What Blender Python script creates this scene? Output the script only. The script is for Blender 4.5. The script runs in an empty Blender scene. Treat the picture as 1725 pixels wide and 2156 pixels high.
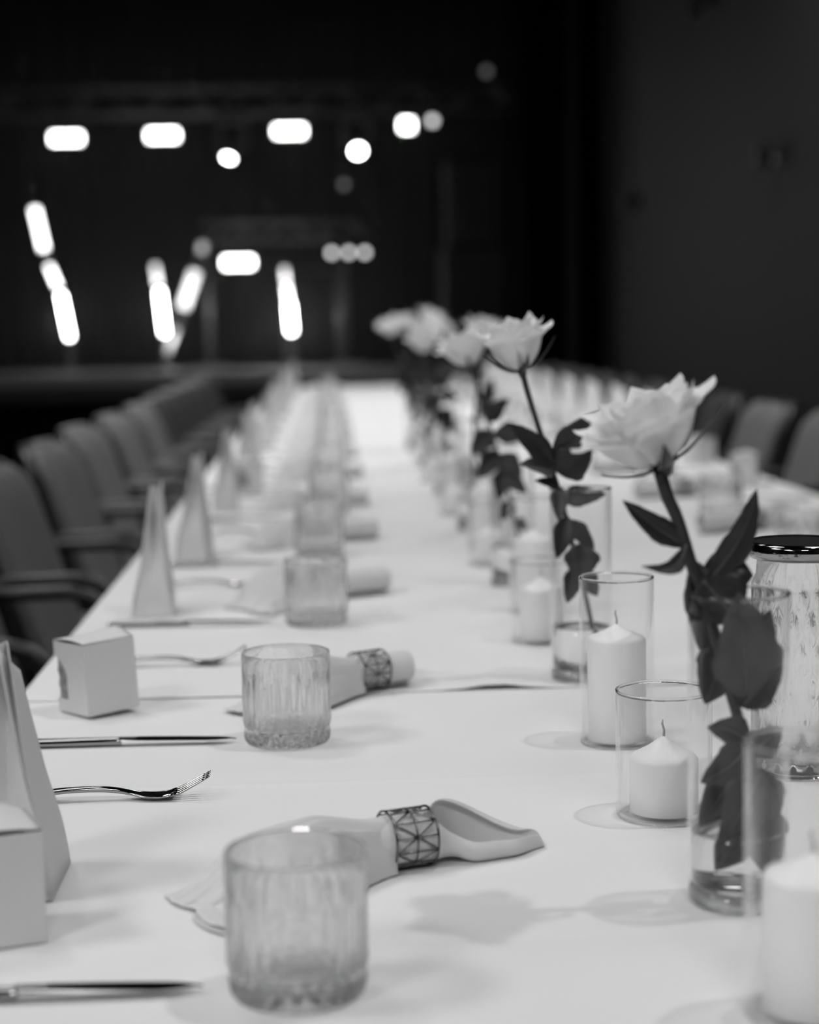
import bpy, math, random
from mathutils import Vector, Matrix, Euler
random.seed(7)
R = math.radians
scene = bpy.context.scene
COL = scene.collection
sin, cos, pi = math.sin, math.cos, math.pi

# ------------------------------------------------------------------ camera
cam = bpy.data.cameras.new('camera')
cam.sensor_fit = 'HORIZONTAL'; cam.sensor_width = 36.0
cam.lens = 3800.0 / 1725.0 * 36.0
cam.clip_start = 0.05; cam.clip_end = 60
cam.dof.use_dof = True
cam.dof.focus_distance = 1.50
cam.dof.aperture_fstop = 4.7
cam_o = bpy.data.objects.new('camera', cam); COL.objects.link(cam_o)
cam_o.matrix_world = (Matrix.Translation((0, 0, 1.145)) @ Matrix.Rotation(R(-2.484), 4, 'Z')
                      @ Matrix.Rotation(R(90 - 5.874), 4, 'X') @ Matrix.Rotation(R(-1.0), 4, 'Z'))
scene.camera = cam_o

# ------------------------------------------------------------------ world, light, exposure
w = bpy.data.worlds.new('room_dark'); scene.world = w; w.use_nodes = True
w.node_tree.nodes['Background'].inputs[0].default_value = (1, 1, 1, 1)
w.node_tree.nodes['Background'].inputs[1].default_value = 0.0
scene.view_settings.view_transform = 'Standard'
scene.view_settings.look = 'None'
scene.view_settings.exposure = 0.0
scene.view_settings.gamma = 1.0
scene.view_settings.use_curve_mapping = False
cy = scene.cycles
cy.max_bounces = 8; cy.diffuse_bounces = 3; cy.glossy_bounces = 3; cy.transmission_bounces = 8
cy.transparent_max_bounces = 12; cy.volume_bounces = 0; cy.use_light_tree = False
cy.use_adaptive_sampling = True; cy.adaptive_threshold = 0.03


def spot(name, loc, target, power, angle, blend=0.6, radius=0.1):
    l = bpy.data.lights.new(name, 'SPOT'); l.energy = power; l.spot_size = R(angle); l.spot_blend = blend
    l.shadow_soft_size = radius
    o = bpy.data.objects.new(name, l); COL.objects.link(o); o.location = loc
    o.rotation_euler = (Vector(target) - Vector(loc)).to_track_quat('-Z', 'Y').to_euler()
    return o


# unseen fill lamps added above the table and behind the camera, and two smaller downlights
LK = .375


def overhead_fill(x, y, power, sx=1.2, sy=1.2):
    l = bpy.data.lights.new('overhead_fill_light', 'AREA'); l.shape = 'RECTANGLE'; l.size = sx; l.size_y = sy; l.energy = power; l.spread = R(180 if y < 4 else 105)
    o = bpy.data.objects.new('overhead_fill_light', l); COL.objects.link(o); o.location = (x, y, 4.55); l.energy = power * LK


for (lx, ly, pw) in ((-2.9, -2.4, 280), (.3, -3.2, 220), (-3.4, .8, 215), (-1.0, 2.9, 46), (1.6, 2.2, 30), (-1.2, 5.6, 72), (1.6, 5.2, 62), (-1.2, 8.6, 82), (1.6, 8.4, 72), (.3, 11.0, 66)):  # rear entries are added to brighten the camera-facing sides
    overhead_fill(lx, ly, pw)
spot('ceiling_downlight', (1.35, 1.35, 4.3), (.35, 1.6, .75), 260 * LK, 50, 0.9, 0.06)
spot('ceiling_downlight', (-1.4, 3.0, 4.3), (.1, 2.2, .75), 130 * LK, 50, 0.9, 0.10)
spot('ceiling_downlight', (1.6, 6.4, 4.3), (.35, 6.4, .75), 170 * LK, 56, 0.9, 0.12)
spot('ceiling_downlight', (1.2, 10.4, 4.3), (.35, 10.2, .75), 110 * LK, 56, 0.9, 0.12)

# ------------------------------------------------------------------ materials
MATS = {}


def mat(name, col, rough=0.6, metal=0.0, noise=0.0, nscale=20.0, bump=0.0, bscale=200.0, spec=0.5, emit=0.0, sheen=0.0, sss=0.0, coat=0.0, transl=0.0):
    m = bpy.data.materials.new(name); m.use_nodes = True
    nt = m.node_tree; b = nt.nodes['Principled BSDF']
    b.inputs['Base Color'].default_value = (col, col, col, 1)
    b.inputs['Roughness'].default_value = rough
    b.inputs['Metallic'].default_value = metal
    b.inputs['Specular IOR Level'].default_value = spec
    b.inputs['Coat Weight'].default_value = coat
    if sss:
        b.inputs['Subsurface Weight'].default_value = sss
        b.inputs['Subsurface Radius'].default_value = (.01, .01, .01)
        b.inputs['Subsurface Scale'].default_value = 1.0
    tc = nt.nodes.new('ShaderNodeTexCoord')
    if noise:
        n = nt.nodes.new('ShaderNodeTexNoise'); n.inputs['Scale'].default_value = nscale; n.inputs['Detail'].default_value = 1
        mr = nt.nodes.new('ShaderNodeMapRange')
        mr.inputs['To Min'].default_value = col * (1 - noise); mr.inputs['To Max'].default_value = min(1, col * (1 + noise))
        nt.links.new(tc.outputs['Object'], n.inputs['Vector'])
        nt.links.new(n.outputs['Fac'], mr.inputs['Value'])
        nt.links.new(mr.outputs['Result'], b.inputs['Base Color'])
    if bump:
        n2 = nt.nodes.new('ShaderNodeTexNoise'); n2.inputs['Scale'].default_value = bscale; n2.inputs['Detail'].default_value = 1
        bp = nt.nodes.new('ShaderNodeBump'); bp.inputs['Strength'].default_value = bump; bp.inputs['Distance'].default_value = 0.002
        nt.links.new(tc.outputs['Object'], n2.inputs['Vector'])
        nt.links.new(n2.outputs['Fac'], bp.inputs['Height'])
        nt.links.new(bp.outputs['Normal'], b.inputs['Normal'])
    if emit:
        b.inputs['Emission Color'].default_value = (1, 1, 1, 1); b.inputs['Emission Strength'].default_value = emit
        m.cycles.emission_sampling = 'NONE'
    if transl:
        out = nt.nodes['Material Output']
        t = nt.nodes.new('ShaderNodeBsdfTranslucent'); t.inputs['Color'].default_value = (col, col, col, 1)
        mx = nt.nodes.new('ShaderNodeMixShader'); mx.inputs[0].default_value = transl
        nt.links.new(b.outputs[0], mx.inputs[1]); nt.links.new(t.outputs[0], mx.inputs[2])
        nt.links.new(mx.outputs[0], out.inputs['Surface'])
    MATS[name] = m
    return m


def thin_glass(name, tint=0.992, edge=0.85):
    """thin-walled clear glass: Schlick reflection over a transparent sheet"""
    m = bpy.data.materials.new(name); m.use_nodes = True
    nt = m.node_tree; nt.nodes.remove(nt.nodes['Principled BSDF']); out = nt.nodes['Material Output']
    lw = nt.nodes.new('ShaderNodeLayerWeight'); lw.inputs['Blend'].default_value = 0.5
    pw = nt.nodes.new('ShaderNodeMath'); pw.operation = 'POWER'; pw.inputs[1].default_value = 3.6
    ma = nt.nodes.new('ShaderNodeMath'); ma.operation = 'MULTIPLY_ADD'; ma.inputs[1].default_value = edge - .022; ma.inputs[2].default_value = 0.022
    nt.links.new(lw.outputs['Facing'], pw.inputs[0]); nt.links.new(pw.outputs[0], ma.inputs[0])
    t = nt.nodes.new('ShaderNodeBsdfTransparent'); t.inputs[0].default_value = (tint, tint, tint, 1)
    g = nt.nodes.new('ShaderNodeBsdfGlossy'); g.inputs['Roughness'].default_value = 0.02; g.inputs[0].default_value = (1, 1, 1, 1)
    mx = nt.nodes.new('ShaderNodeMixShader')
    nt.links.new(ma.outputs[0], mx.inputs[0]); nt.links.new(t.outputs[0], mx.inputs[1]); nt.links.new(g.outputs[0], mx.inputs[2])
    nt.links.new(mx.outputs[0], out.inputs['Surface'])
    MATS[name] = m
    return m


def solid_glass(name, ior=1.5, clear=0.0, rough=0.0):
    m = bpy.data.materials.new(name); m.use_nodes = True
    nt = m.node_tree; nt.nodes.remove(nt.nodes['Principled BSDF']); out = nt.nodes['Material Output']
    g = nt.nodes.new('ShaderNodeBsdfGlass'); g.inputs['IOR'].default_value = ior; g.inputs['Roughness'].default_value = rough
    g.inputs['Color'].default_value = (.99, .99, .99, 1)
    last = g
    if clear:
        t = nt.nodes.new('ShaderNodeBsdfTransparent'); t.inputs[0].default_value = (.985, .985, .985, 1)
        mx = nt.nodes.new('ShaderNodeMixShader'); mx.inputs[0].default_value = clear
        nt.links.new(g.outputs[0], mx.inputs[1]); nt.links.new(t.outputs[0], mx.inputs[2]); last = mx
    nt.links.new(last.outputs[0], out.inputs['Surface'])
    MATS[name] = m
    return m


mat('linen', 0.80, 0.85, noise=.025, nscale=3, bump=.12, bscale=1400, spec=.2)
mat('napkin_linen', 0.80, 0.8, noise=.02, nscale=30, bump=.1, bscale=1500, spec=.2, transl=.22)
mat('paper', 0.70, 0.55, noise=.02, nscale=30, spec=.35)
mat('paper_white', 0.90, 0.6, noise=.01, nscale=30, spec=.3)
mat('paper_shade', 0.60, 0.6, noise=.03, nscale=40, spec=.3)
mat('box_filling', 0.30, 0.35, noise=.6, nscale=160, bump=.5, bscale=120)
mat('steel', 0.36, 0.08, metal=1.0, noise=.06, nscale=60)
mat('ring_metal', 0.16, 0.25, metal=1.0, noise=.05, nscale=90)
mat('wax', 0.93, 0.45, noise=.01, nscale=40, spec=.4)
mat('wick', 0.45, 0.9, noise=.2, nscale=400)
mat('petal', 0.93, 0.6, noise=.03, nscale=60, bump=.08, bscale=160, spec=.25, transl=.22)
mat('leaf', 0.026, 0.42, noise=.35, nscale=70, bump=.25, bscale=260, spec=.4)
mat('leaf_pale', 0.075, 0.45, noise=.3, nscale=70, bump=.25, bscale=260, spec=.4)
mat('leaf_rib', 0.10, 0.5, noise=.2, nscale=90)
mat('stem', 0.035, 0.45, noise=.3, nscale=120)
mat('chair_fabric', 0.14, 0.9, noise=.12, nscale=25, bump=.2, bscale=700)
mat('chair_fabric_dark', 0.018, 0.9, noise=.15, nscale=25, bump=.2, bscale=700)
mat('black_metal', 0.012, 0.35, noise=.1, nscale=40)
mat('black_cloth', 0.004, 0.95, noise=.3, nscale=8, spec=.1)
mat('black_paint', 0.006, 0.7, noise=.2, nscale=6, spec=.2)
mat('wall_paint', 0.0115, 0.8, noise=.08, nscale=1.4, spec=.2, bump=.1, bscale=60)
mat('floor_dark', 0.03, 0.5, noise=.3, nscale=5, spec=.3)
mat('stage_deck', 0.05, 0.55, noise=.3, nscale=5)
mat('stage_lip', 0.34, 0.5, noise=.15, nscale=5)
mat('truss_metal', 0.10, 0.45, metal=.6, noise=.1, nscale=20)
mat('speaker_grille', 0.02, 0.7, noise=.2, nscale=60)
mat('table_wood', 0.25, 0.6, noise=.2, nscale=8)
mat('lid_dark', 0.015, 0.3, noise=.2, nscale=40)
mat('led_bright', 0.8, 0.4, noise=.01, emit=12.0)
mat('led_lens', 0.8, 0.4, noise=.01, emit=30.0)
mat('led_mid', 0.8, 0.4, noise=.01, emit=2.2)
mat('led_faint', 0.5, 0.4, noise=.01, emit=0.16)
mat('beam_bright', 0.8, 0.4, noise=.01, emit=22.0)  # brightness of the haze beams put into emission, fading by section
mat('beam_mid', 0.8, 0.4, noise=.01, emit=6.0)
mat('beam_dim', 0.8, 0.4, noise=.01, emit=2.0)
mat('beam_soft', 0.8, 0.4, noise=.01, emit=1.6)
mat('beam_faint', 0.5, 0.4, noise=.01, emit=.5)
thin_glass('vase_glass')
solid_glass('tumbler_glass', 1.5, .25)
solid_glass('rim_glass', 1.5, .0)
solid_glass('jar_glass', 1.5, .2)
solid_glass('water', 1.33, .1)


# ------------------------------------------------------------------ mesh helpers
class MB:
    def __init__(s):
        s.v = []; s.f = []

    def add(s, vs, fs):
        o = len(s.v); s.v += [tuple(p) for p in vs]; s.f += [tuple(i + o for i in f) for f in fs]; return s

    def box(s, c, d, rz=0.0, bev=0.0):
        x, y, z = d[0] / 2, d[1] / 2, d[2] / 2
        if bev:
            b = min(bev, x * .9, y * .9, z * .9)
            pts = []
            for (sx, sy, sz) in ((-1, -1, -1), (1, -1, -1), (1, 1, -1), (-1, 1, -1), (-1, -1, 1), (1, -1, 1), (1, 1, 1), (-1, 1, 1)):
                pts += [(sx * x, sy * (y - b), sz * (z - b)), (sx * (x - b), sy * y, sz * (z - b)), (sx * (x - b), sy * (y - b), sz * z)]
            fs = []
            X = lambda i: i * 3; Y = lambda i: i * 3 + 1; Z = lambda i: i * 3 + 2
            fs += [(Z(0), Z(3), Z(2), Z(1)), (Z(4), Z(5), Z(6), Z(7)), (Y(0), Y(1), Y(5), Y(4)), (X(1), X(2), X(6), X(5)), (Y(2), Y(3), Y(7), Y(6)), (X(3), X(0), X(4), X(7))]
            fs += [(Z(0), Z(1), Y(1), Y(0)), (Z(1), Z(2), X(2), X(1)), (Z(2), Z(3), Y(3), Y(2)), (Z(3), Z(0), X(0), X(3))]
            fs += [(Z(5), Z(4), Y(4), Y(5)), (Z(6), Z(5), X(5), X(6)), (Z(7), Z(6), Y(6), Y(7)), (Z(4), Z(7), X(7), X(4))]
            fs += [(Y(0), X(0), X(4), Y(4))[::-1], (Y(1), X(1), X(5), Y(5)), (Y(2), X(2), X(6), Y(6))[::-1], (Y(3), X(3), X(7), Y(7))]
            for i in range(8):
                fs.append((X(i), Y(i), Z(i)) if i in (1, 3, 4, 6) else (X(i), Z(i), Y(i)))
        else:
            pts = [(-x, -y, -z), (x, -y, -z), (x, y, -z), (-x, y, -z), (-x, -y, z), (x, -y, z), (x, y, z), (-x, y, z)]
            fs = [(0, 3, 2, 1), (4, 5, 6, 7), (0, 1, 5, 4), (1, 2, 6, 5), (2, 3, 7, 6), (3, 0, 4, 7)]
        ca, sa = cos(rz), sin(rz)
        return s.add([(c[0] + p[0] * ca - p[1] * sa, c[1] + p[0] * sa + p[1] * ca, c[2] + p[2]) for p in pts], fs)

    def tube(s, pts, rad, n=8, cap=True, close=False):
        pts = [Vector(p) for p in pts]; N = len(pts)
        rs = rad if isinstance(rad, (list, tuple)) else [rad] * N
        up = None; rings = []
        for i, p in enumerate(pts):
            a = pts[(i - 1) % N] if (i > 0 or close) else p
            b = pts[(i + 1) % N] if (i < N - 1 or close) else p
            t = (b - a).normalized()
            if up is None:
                up = Vector((0, 0, 1)) if abs(t.z) < .9 else Vector((1, 0, 0))
            x = t.cross(up); x = x.normalized() if x.length > 1e-6 else t.orthogonal().normalized()
            up = x.cross(t).normalized()
            rings.append([p + (x * cos(2 * pi * k / n) + up * sin(2 * pi * k / n)) * rs[i] for k in range(n)])
        vs = [q for r in rings for q in r]; fs = []
        for i in range(N if close else N - 1):
            j = (i + 1) % N
            for k in range(n):
                k2 = (k + 1) % n
                fs.append((i * n + k, j * n + k, j * n + k2, i * n + k2))
        if cap and not close:
            fs.append(tuple(range(n))); fs.append(tuple((N - 1) * n + k for k in reversed(range(n))))
        return s.add(vs, fs)

    def lathe(s, prof, n=32, mod=None):
        """prof: (r, z) from bottom to top; r == 0 makes a pole"""
        vs = []; idx = []
        for (r, z) in prof:
            if r <= 1e-7:
                idx.append([len(vs)]); vs.append((0, 0, z))
            else:
                row = []
                for k in range(n):
                    a = 2 * pi * k / n
                    rr = r if mod is None else mod(r, z, a)
                    row.append(len(vs)); vs.append((rr * cos(a), rr * sin(a), z))
                idx.append(row)
        fs = []
        for a, b in zip(idx, idx[1:]):
            for k in range(n):
                k2 = (k + 1) % n
                if len(a) == 1 and len(b) == 1: continue
                if len(a) == 1: fs.append((a[0], b[k2], b[k]))
                elif len(b) == 1: fs.append((a[k], a[k2], b[0]))
                else: fs.append((a[k], a[k2], b[k2], b[k]))
        return s.add(vs, fs)

    def grid(s, fn, nu, nv):
        vs = [fn(i / nu, j / nv) for j in range(nv + 1) for i in range(nu + 1)]
        fs = [(j * (nu + 1) + i, j * (nu + 1) + i + 1, (j + 1) * (nu + 1) + i + 1, (j + 1) * (nu + 1) + i) for j in range(nv) for i in range(nu)]
        return s.add(vs, fs)

    def xf(s, M):
        s.v = [tuple(M @ Vector(p)) for p in s.v]; return s

    def mesh(s, name, m, smooth=True):
        me = bpy.data.meshes.new(name); me.from_pydata(s.v, [], s.f); me.update()
        if smooth: me.polygons.foreach_set('use_smooth', [True] * len(me.polygons))
        me.materials.append(MATS[m]); return me

    def build(s, name, m, parent=None, smooth=True, loc=(0, 0, 0), rot=(0, 0, 0), solid=0.0, sub=0, off=0.0, sharp=None):
        return link(name, s.mesh(name, m, smooth), parent, loc, rot, solid, sub, off, sharp)


def link(name, me, parent=None, loc=(0, 0, 0), rot=(0, 0, 0), solid=0.0, sub=0, off=0.0, sharp=None):
    o = bpy.data.objects.new(name, me); COL.objects.link(o)
    o.location = loc; o.rotation_euler = rot
    if parent: o.parent = parent
    if sharp is not None and hasattr(me, 'set_sharp_from_angle'):
        me.set_sharp_from_angle(angle=R(sharp))
    if solid:
        md = o.modifiers.new('thickness', 'SOLIDIFY'); md.thickness = solid; md.offset = off
    if sub:
        md = o.modifiers.new('smooth', 'SUBSURF'); md.levels = sub; md.render_levels = sub
    return o


def tag(o, label=None, cat=None, group=None, kind=None):
    if label: o['label'] = label
    if cat: o['category'] = cat
    if group: o['group'] = group
    if kind: o['kind'] = kind
    return o


def thing(name, label, cat, loc=(0, 0, 0), rz=0.0, group=None):
    o = bpy.data.objects.new(name, None); COL.objects.link(o); o.empty_display_size = .05
    o.location = loc; o.rotation_euler = (0, 0, rz)
    return tag(o, label, cat, group)


KIDS = {}


def copy_tree(o, parent=None):
    c = o.copy(); COL.objects.link(c)
    if parent: c.parent = parent
    for ch in [k for k in bpy.data.objects if k.parent == o]:
        copy_tree(ch, c)
    return c


def copy_thing(root, label, loc, rz=0.0, group=None, scale=None):
    c = copy_tree(root); c['label'] = label; c.location = loc; c.rotation_euler = (0, 0, rz)
    if group: c['group'] = group
    if scale: c.scale = (scale, scale, scale)
    return c


def sstep(a, b, x):
    t = max(0.0, min(1.0, (x - a) / (b - a))); return t * t * (3 - 2 * t)


ORD = ['first', 'second', 'third', 'fourth', 'fifth', 'sixth', 'seventh', 'eighth', 'ninth', 'tenth', 'eleventh', 'twelfth',
       'thirteenth', 'fourteenth', 'fifteenth', 'sixteenth', 'seventeenth', 'eighteenth']
TZ = 0.75            # top of the near tablecloth
TZ2 = 0.7518         # top of the far tablecloth
top_z = lambda y: TZ if y < 1.925 else TZ2
XL, XR = -0.338, 1.09
YF = 12.25


def struct(mb, name, m, **k):
    return tag(mb.build(name, m, **k), kind='structure')


# ================================================================== the room
struct(MB().box((-1.8, 6, -.05), (8.4, 26, .1)), 'floor', 'floor_dark', smooth=False)
struct(MB().box((-1.8, 6, 4.65), (8.4, 26, .1)), 'ceiling', 'black_paint', smooth=False)
wr = struct(MB().box((2.46, 4.1, 2.3), (.12, 22.2, 4.6)), 'wall_right', 'wall_paint', smooth=False)
struct(MB().box((2.55, 17.1, 2.3), (.1, 3.8, 4.6)), 'wall_right_stage', 'black_paint', smooth=False)
struct(MB().box((-6.0, 6, 2.3), (.1, 26, 4.6)), 'wall_left', 'black_paint', smooth=False)
struct(MB().box((-1.8, 19.0, 2.3), (8.4, .1, 4.6)), 'wall_front', 'black_paint', smooth=False)
struct(MB().box((-1.8, -7.0, 2.3), (8.4, .1, 4.6)), 'wall_rear', 'black_paint', smooth=False)
bb = MB().box((2.392, 4.1, .06), (.016, 22.2, .12), bev=.004)
struct(bb, 'baseboard_right', 'black_paint', smooth=False)

# stage
struct(MB().box((-2.1, 16.5, .70), (7.6, 4.9, .16)), 'stage_deck', 'stage_deck', smooth=False)
struct(MB().box((-2.1, 14.03, .775), (7.6, .06, .10), bev=.012), 'trim_1', 'stage_lip', smooth=False)


def pleats(x0, x1, y, z0, z1, amp=.05, per=.22, n=None):
    n = n or int((x1 - x0) / per * 8)
    return MB().grid(lambda u, v: (x0 + (x1 - x0) * u, y + amp * sin(2 * pi * (x1 - x0) * u / per) * (.75 + .25 * sin(7 * u + 3 * v)), z0 + (z1 - z0) * v), n, 4)


o = pleats(-5.9, 1.7, 14.12, .02, .72, .02, .12).build('stage_skirt', 'black_cloth', solid=.004)
tag(o, 'pleated black skirt hanging below the front edge of the stage', 'curtain')
o = pleats(-5.9, 2.4, 18.75, .78, 4.55, .06, .26).build('backdrop_curtain', 'black_cloth', solid=.006)
tag(o, 'black pleated backdrop curtain behind the stage lights', 'curtain')
o = pleats(1.66, 2.36, 15.35, .02, 4.5, .045, .17).build('side_curtain', 'black_cloth', solid=.006)
tag(o, 'black side curtain between the speakers and the grey wall', 'curtain')
t = thing('masking_pillar', 'slim dark upright pillar in front of the black side curtain', 'pillar', (2.07, 15.18, 0))
MB().box((0, 0, 2.2), (.085, .085, 4.4), bev=.01).build('post', 'black_metal', t, smooth=False)
MB().box((0, 0, .02), (.2, .2, .04), bev=.01).build('base_plate', 'black_metal', t, smooth=False)

# small wall lamps on the right wall, switched off
for (y, z, lab) in ((13.89, 2.08, 'small dark wall fixture on the grey wall, farthest from the camera'),
                    (9.57, 2.02, 'small dark wall fixture at the right edge of the picture, level with the far one'),
                    (11.3, 3.09, 'small dark wall fixture high up on the grey wall')):
    t = thing('wall_fixture', lab, 'wall lamp', (2.40, y, z), 0, 'wall fixtures')
    MB().lathe([(0, 0), (.045, 0), (.045, .018), (.03, .024), (0, .024)], 20).xf(Matrix.Rotation(R(-90), 4, 'Y')).build('back_plate', 'black_metal', t, sharp=40)
    MB().tube([(-.02, 0, 0), (-.07, 0, 0), (-.085, 0, -.02)], .012, 8).build('arm', 'black_metal', t)
    MB().lathe([(0, -.07), (.042, -.07), (.045, .05), (.03, .06), (0, .06)], 20).build('shade', 'black_metal', t, loc=(-.085, 0, -.01), sharp=40)


# ------------------------------------------------------------------ stage rig
def truss(name, label, p0, p1, w=.22, n=8):
    p0, p1 = Vector(p0), Vector(p1); mid = p0
    t = thing(name, label, 'truss', mid)
    d = p1 - p0; L = d.length; d.normalize()
    side = Vector((0, 1, 0)); up = d.cross(side).normalized()
    if up.z < 0: up = -up
    offs = [side * (sx * w / 2) + up * (sz * w / 2) for sx in (-1, 1) for sz in (-1, 1)]
    for of in offs:
        MB().tube([of, of + d * L], .018, 8).build('chord', 'truss_metal', t)
    me = {}
    for k in range(n):
        a = L * k / n; b = L * (k + 1) / n
        for (i, j) in ((0, 1), (2, 3), (0, 2), (1, 3)):
            i2, j2 = (i, j) if k % 2 == 0 else (j, i)
            MB().tube([offs[i2] + d * a, offs[j2] + d * b], .009, 5).build('brace', 'truss_metal', t)
    return t


truss('light_truss', 'long dark overhead truss carrying the upper row of stage lights', (-4.6, 17.35, 3.28), (1.9, 17.35, 3.28), .24, 18)
truss('light_truss', 'short dark truss carrying the lower stage lights', (-1.15, 17.35, 2.06), (.45, 17.35, 2.06), .16, 6)
for (x, y, z0, z1, lab) in ((.17, 17.2, .78, 2.0, 'thin upright post below the right end of the short truss'),
                            (-1.12, 17.3, .78, 2.0, 'thin upright post below the left end of the short truss'),
                            (1.87, 17.35, .78, 3.2, 'tall upright post carrying the right end of the long truss'),
                            (-4.55, 17.35, .78, 3.2, 'tall upright post carrying the left end of the long truss')):
    t = thing('truss_post', lab, 'post', (x, y, .78))
    MB().tube([(0, 0, .02), (0, 0, z1 - .78)], .028, 10).build('tube', 'black_cloth' if z1 > 3 else 'truss_metal', t)
    MB().box((0, 0, .012), (.3, .3, .024), bev=.004).build('foot_plate', 'truss_metal', t, smooth=False)
t = thing('cross_bar', 'thin horizontal bar on two feet in front of the short truss', 'stand', (-.39, 17.1, .78))
MB().tube([(0, 0, .02), (0, 0, .9), (.5, 0, .9), (.5, 0, .02)], .016, 8).build('tube', 'truss_metal', t)
for xx in (0, .5): MB().box((xx, 0, .012), (.1, .3, .024), bev=.004).build('foot', 'truss_metal', t, smooth=False)


def panel_light(loc, label, wd=.27, hg=.085, em='led_bright', power=0):
    t = thing('panel_light', label, 'stage light', loc, 0, 'rectangular stage lights')
    hs = MB().box((0, .05, 0), (wd + .03, .09, hg + .03), bev=.01).build('housing', 'black_metal', t, smooth=False)
    MB().box((0, -.001, 0), (wd, .014, hg), bev=.004).build('lens_panel', em, hs, smooth=False)
    MB().tube([(-wd / 2 - .025, .05, 0), (-wd / 2 - .025, .05, hg / 2 + .06), (wd / 2 + .025, .05, hg / 2 + .06), (wd / 2 + .025, .05, 0)], .008, 6).build('yoke', 'black_metal', t)
    MB().tube([(0, .05, hg / 2 + .06), (0, .2, hg / 2 + .14)], .012, 6).build('clamp', 'black_metal', t)
    if power:
        l = bpy.data.lights.new('panel_glow', 'AREA'); l.shape = 'RECTANGLE'; l.size = wd; l.size_y = hg; l.energy = power; l.spread = R(150)
        lo = bpy.data.objects.new('panel_glow', l); COL.objects.link(lo); lo.parent = t; lo.location = (0, -.02, 0); lo.rotation_euler = (R(-72), 0, 0)
    return t


panel_light((-2.363, 17, 2.921), 'glowing rectangular stage light at the far left of the upper row', power=3)
panel_light((-1.48, 17, 2.936), 'glowing rectangular stage light, second from the left in the upper row', power=3)
panel_light((-.311, 17, 2.96), 'glowing rectangular stage light, third from the left in the upper row', power=3)
panel_light((.775, 17, 3.0), 'smaller glowing stage light at the right end of the upper row', .11, .10, power=2)
panel_light((-.817, 17, 1.762), 'glowing rectangular stage light alone on the short lower truss', power=3)


def par(loc, label, r, em, hang=True, hz_=.15):
    t = thing('spot_lamp', label, 'stage light', loc, 0, 'small round stage lamps')
    MB().lathe([(0, -.16), (r * .8, -.15), (r * 1.25, -.04), (r * 1.25, .0), (r * 1.05, .0), (r * 1.05, -.012), (0, -.012)], 20).xf(Matrix.Rotation(R(90), 4, 'X')).build('can', 'black_metal', t, sharp=40)
    MB().lathe([(0, .004), (r * .7, .002), (r, -.006), (0, -.0065)], 20).xf(Matrix.Rotation(R(90), 4, 'X')).build('lens', em, t)
    if hang:
        MB().tube([(0, .06, .1), (0, .2, hz_)], .008, 6).build('clamp', 'black_metal', t)
        MB().tube([(-r * 1.35, .06, 0), (-r * 1.35, .06, .1), (r * 1.35, .06, .1), (r * 1.35, .06, 0)], .006, 6).build('yoke', 'black_metal', t)
    return t


par((.055, 17.15, 1.845), 'small dim round lamp below the short truss, leftmost of three', .03, 'led_mid')
par((.215, 17.15, 1.845), 'small dim round lamp below the short truss, middle of three', .03, 'led_mid')
par((.365, 17.15, 1.843), 'small dim round lamp below the short truss, rightmost of three', .03, 'led_mid')
par((1.02, 17.1, 3.05), 'small round lamp right of the upper row of rectangular lights', .035, 'led_mid', hz_=.2)
par((.183, 17.0, 2.468), 'faint round lamp below the bright right spotlight', .03, 'led_faint', hz_=.72)
par((1.533, 17.1, 3.496), 'faint round lamp high above the speakers', .035, 'led_faint', hz_=-.1)


def moving_head(loc, label, aim, floor=True, lens_r=.045, beam=0.0, angle=5.0):
    t = thing('moving_head', label, 'stage light', loc, 0, 'moving head stage lights')
    sgn = 1 if floor else -1
    MB().box((0, 0, -.27 * sgn), (.24, .24, .10), bev=.015).build('base', 'black_metal', t, smooth=False)
    if not floor: MB().tube([(0, 0, .31), (0, .12, .38), (0, .26, .42)], .02, 8).build('clamp', 'black_metal', t)
    for sx in (-1, 1):
        MB().box((sx * .11, 0, -.10 * sgn), (.035, .10, .26), bev=.012).build('yoke_arm', 'black_metal', t, smooth=False)
    q = Vector(aim).normalized().to_track_quat('Z', 'Y')
    M = q.to_matrix().to_4x4()
    hd = MB().lathe([(0, -.14), (.06, -.13), (.085, -.06), (.085, .05), (.065, .11), (lens_r + .012, .12), (lens_r + .012, .13), (lens_r, .13), (lens_r, .122), (0, .122)], 24).xf(M).build('head', 'black_metal', t, sharp=40)
    MB().lathe([(lens_r * .98, .1225), (lens_r * .6, .130), (0, .133)], 20).xf(M).build('lens', 'led_lens', hd)
    if beam:
        a = Vector(aim).normalized()
        l = bpy.data.lights.new('beam', 'SPOT'); l.energy = beam; l.spot_size = R(angle); l.spot_blend = .3; l.shadow_soft_size = .03
        lo = bpy.data.objects.new('beam', l); COL.objects.link(lo); lo.parent = t
        lo.location = a * .145; lo.rotation_euler = a.to_track_quat('-Z', 'Y').to_euler()
    return t


moving_head((-.842, 17.0, 2.825), 'hanging moving head light below the upper truss, aimed down to the left', (-.34, -.5, -1), False, .045, 120, 7)
moving_head((.304, 17.0, 2.83), 'hanging moving head light below the upper truss, right of the centre', (.1, -.9, -.6), False, .05, 40, 9)


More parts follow.
